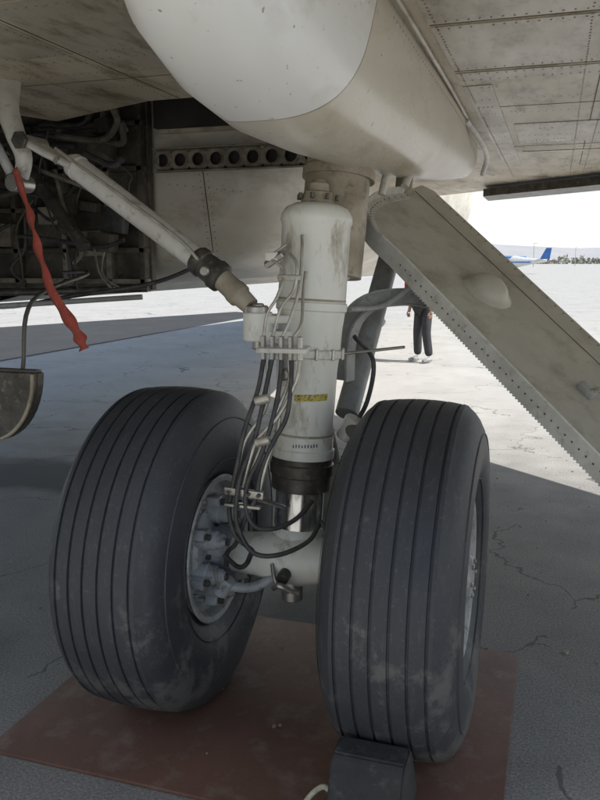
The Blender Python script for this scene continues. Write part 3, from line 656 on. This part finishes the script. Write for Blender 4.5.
skin('trousers',[(0,0,.97),(-.09,.0,.90),(-.11,-.02,.50),(-.13,.02,.10),(.09,0,.90),(.12,-.05,.50),(.16,-.0,.10)],[(0,1),(1,2),(2,3),(0,4),(4,5),(5,6)],[(.15,.12),.095,.08,.07,.095,.08,.07],M_trou,PR)
skin('jacket',[(0,0,.95),(0,0,1.15),(0,.0,1.38),(0,0,1.47),(-.19,0,1.40),(-.26,-.02,1.12),(.19,0,1.40),(.27,-.02,1.12)],[(0,1),(1,2),(2,3),(2,4),(4,5),(2,6),(6,7)],[(.15,.12),(.145,.11),(.16,.11),.06,.065,.05,.065,.05],M_shirt,PR)
for s_ in (0,1):
    X=-.255 if s_==0 else .265
    skin('forearm',[(X,-.02,1.13),(X*.98,-.08,.90),(X*.98,-.10,.83)],[(0,1),(1,2)],[.042,.028,.03],M_skin,PR)
    for f_ in range(4):
        bx=X*.98; yy=-.125+f_*.017
        skin('finger',[(bx,yy,.82),(bx-.004,yy-.004,.785-.004*(f_ in(1,2))),(bx-math.copysign(.014,X),yy-.006,.755)],[(0,1),(1,2)],[.009,.008,.007],M_skin,PR,1)
    skin('thumb',[(X*.98,-.12,.85),(X*.95,-.15,.82),(X*.94,-.155,.79)],[(0,1),(1,2)],[.011,.01,.008],M_skin,PR,1)
skin('neck_and_head',[(0,0,1.42),(0,-.005,1.52),(0,-.01,1.60),(0,-.005,1.69),(0,.0,1.73)],[(0,1),(1,2),(2,3),(3,4)],[.055,.055,(.072,.08),(.08,.092),.05],M_skin,PR)
skin('nose',[(0,-.085,1.655),(0,-.112,1.625)],[(0,1)],[.010,.014],M_skin,PR,1)
for s_ in (-1,1):
    skin('ear',[(s_*.078,0,1.66),(s_*.084,.005,1.62)],[(0,1)],[.015,.012],M_skin,PR,1)
    bm=bmesh.new(); bmesh.ops.create_uvsphere(bm,u_segments=10,v_segments=8,radius=.011,matrix=Matrix.Translation((s_*.032,-.082,1.655))); obj('eye',bm,M_hair,PR)
    sx=-.13 if s_<0 else .16
    skin('shoe',[(sx,.05,.05),(sx,-.05,.055),(sx+s_*.02,-.18,.035)],[(0,1),(1,2)],[(.05,.045),(.048,.05),(.045,.03)],M_shoe,PR,1)
box('mouth',(0,-.093,1.585),(.045,.008,.007),M_redbag,PR,bev=.002)
skin('hair',[(0,.03,1.62),(0,.02,1.70),(0,-.02,1.735)],[(0,1),(1,2)],[(.075,.06),(.088,.085),(.06,.05)],M_hair,PR)
bm=bmesh.new(); add_box(bm,(-.22,-.04,1.22),(.2,.26,.36),None,.04); obj('shoulder_bag',bm,M_redbag,PR)
tube('bag_strap',[(-.2,-.02,1.4),(-.14,-.08,1.48),(.02,-.12,1.40),(.1,-.1,1.3)],.012,M_redbag,PR)
PR.location=(-1.18,10.6,0); PR.rotation_euler=(0,0,R(-35))

# ---------------------------------------------------------------- distance
def light_plane(x,y,rot,tailm,sc=1):
    A_=empty('light_aircraft')
    secs=[]
    for yy,r,z in ((-4,.12,1.5),(-2,.35,1.4),(-.5,.62,1.35),(1,.62,1.3),(2.2,.45,1.2),(2.9,.12,1.15)):
        secs.append([Vector((r*math.cos(a),yy,z+r*1.1*math.sin(a))) for a in [2*math.pi*i/20 for i in range(20)]])
    loft('fuselage',secs,M_white,A_)
    box('wing',(0,.6,1.95),(10.4,1.4,.16),M_blue,A_,bev=.05); box('tailplane',(0,-3.7,1.6),(3.2,.8,.08),M_white,A_,bev=.02)
    bm=bmesh.new(); q=[(-4.3,1.5),(-3.2,1.6),(-3.9,2.9),(-4.5,2.9)]
    a=[bm.verts.new((-.05,y_,z_)) for y_,z_ in q]; b=[bm.verts.new((.05,y_,z_)) for y_,z_ in q]; bm.faces.new(a); bm.faces.new(b)
    for i in range(4): bm.faces.new((a[i],a[(i+1)%4],b[(i+1)%4],b[i]))
    obj('tail_fin',bm,tailm,A_)
    box('blue_stripe',(0,-.3,1.3),(1.26,4,.12),M_blue,A_,bev=.02)
    for px,py in ((-1,.3),(1,.3),(0,2.2)):
        lathe('wheel',[(-.08,.15),(-.07,.2),(.07,.2),(.08,.15)],(px,py,.2),(1,0,0),M_hose,A_,n=16); tube('gear_leg',[(px*.5,py,.9),(px,py,.2)],.04,M_white,A_,smooth=False)
    A_.location=(x,y,0); A_.rotation_euler=(0,0,rot); A_.scale=(sc,)*3
light_plane(-5.6,120,R(75),M_blue,1.3)
M_tree=mat('distant_foliage',(.26,.245,.20),(.19,.185,.15),rough=.9,scale=.3)  # foliage colour lightened to paint in distance haze
bm=bmesh.new()
for k in range(7000):
    y=rnd.uniform(900,1000); x=rnd.uniform(-260,520); hgt=5+4*noise.noise(Vector((x*.02,0,0)))+3*noise.noise(Vector((x*.07,5,0)))
    z=rnd.uniform(0,max(1.5,hgt)); s=rnd.uniform(1.6,3.0)
    c=Vector((x,y,z)); d1_=Vector((rnd.uniform(-1,1),rnd.uniform(-1,1),rnd.uniform(-1,1)))*s; d2_=Vector((rnd.uniform(-1,1),rnd.uniform(-1,1),rnd.uniform(-1,1)))*s
    bm.faces.new([bm.verts.new(q) for q in (c,c+d1_,c+d1_+d2_,c+d2_)])
obj('distant_tree_line',bm,M_tree)
M_hill=mat('hazy_hill',(.47,.47,.48),(.43,.43,.44),rough=1,scale=.01)  # haze is put into the hill's pale colour
bm=bmesh.new(); pv=None
for k in range(81):
    x=-1500+k*45; h=60+26*noise.noise(Vector((k*.13,0,0)))+8*noise.noise(Vector((k*.5,3,0)))
    cc=(bm.verts.new((x,2600,0)),bm.verts.new((x,2900,max(6,h))),bm.verts.new((x,3300,0)))
    if pv: bm.faces.new((pv[0],cc[0],cc[1],pv[1])); bm.faces.new((pv[1],cc[1],cc[2],pv[2]))
    pv=cc
obj('distant_hills',bm,M_hill)
for x_,y_ in ((-8,320),(9,400),(30,360)):
    LP=empty('lamp_post'); tube('post',[(x_,y_,0),(x_,y_,9)],lambda t:.16-.06*t,M_steel,LP,smooth=False,n=10); box('lamp_head',(x_+.6,y_,9),(1.6,.3,.15),M_steel,LP,bev=.03)

# ---------------------------------------------------------------- world, sun, camera
w=D.worlds.new('World'); SC.world=w; w.use_nodes=True; nt=w.node_tree
sky=nt.nodes.new('ShaderNodeTexSky'); sky.sky_type='NISHITA'; sky.sun_disc=False; sky.sun_elevation=R(50); sky.sun_rotation=R(90)
sky.dust_density=.8; sky.air_density=1.0
bg=nt.nodes['Background']; bg.inputs[1].default_value=.15
tc=nt.nodes.new('ShaderNodeTexCoord'); sp=nt.nodes.new('ShaderNodeSeparateXYZ'); nt.links.new(tc.outputs['Generated'],sp.inputs[0])
def wm(op,a,b):
    n=nt.nodes.new('ShaderNodeMath'); n.operation=op
    for i,v_ in enumerate((a,b)):
        if isinstance(v_,(int,float)): n.inputs[i].default_value=v_
        else: nt.links.new(v_,n.inputs[i])
    return n.outputs[0]
h=wm('POWER',wm('SUBTRACT',1.0,wm('MINIMUM',wm('ABSOLUTE',sp.outputs[2],0),1.0)),5.0)
wb=nt.nodes.new('ShaderNodeMix'); wb.data_type='RGBA'; wb.blend_type='MULTIPLY'; wb.inputs[0].default_value=1; nt.links.new(sky.outputs[0],wb.inputs[6]); wb.inputs[7].default_value=(1,.94,.86,1)
mx=nt.nodes.new('ShaderNodeMix'); mx.data_type='RGBA'; mx.blend_type='ADD'; nt.links.new(h,mx.inputs[0]); nt.links.new(wb.outputs[2],mx.inputs[6]); mx.inputs[7].default_value=(4.0,4.15,4.4,1)
nt.links.new(mx.outputs[2],bg.inputs[0])
sl_=D.lights.new('sun','SUN'); sl_.energy=5; sl_.angle=R(.5); sl_.color=(1,.97,.92); so=D.objects.new('sun',sl_); COL.objects.link(so); so.rotation_euler=(0,R(40),0); so.location=(20,0,25)
cam=D.cameras.new('camera'); co=D.objects.new('camera',cam); COL.objects.link(co); SC.camera=co
co.location=(.919,-2.603,1.67); co.rotation_euler=(R(80),0,R(18))
cam.sensor_fit='VERTICAL'; cam.sensor_height=36; cam.lens=780/800*36; cam.clip_end=10000; cam.clip_start=.05
SC.view_settings.view_transform='Standard'; SC.view_settings.look='None'; SC.view_settings.exposure=0
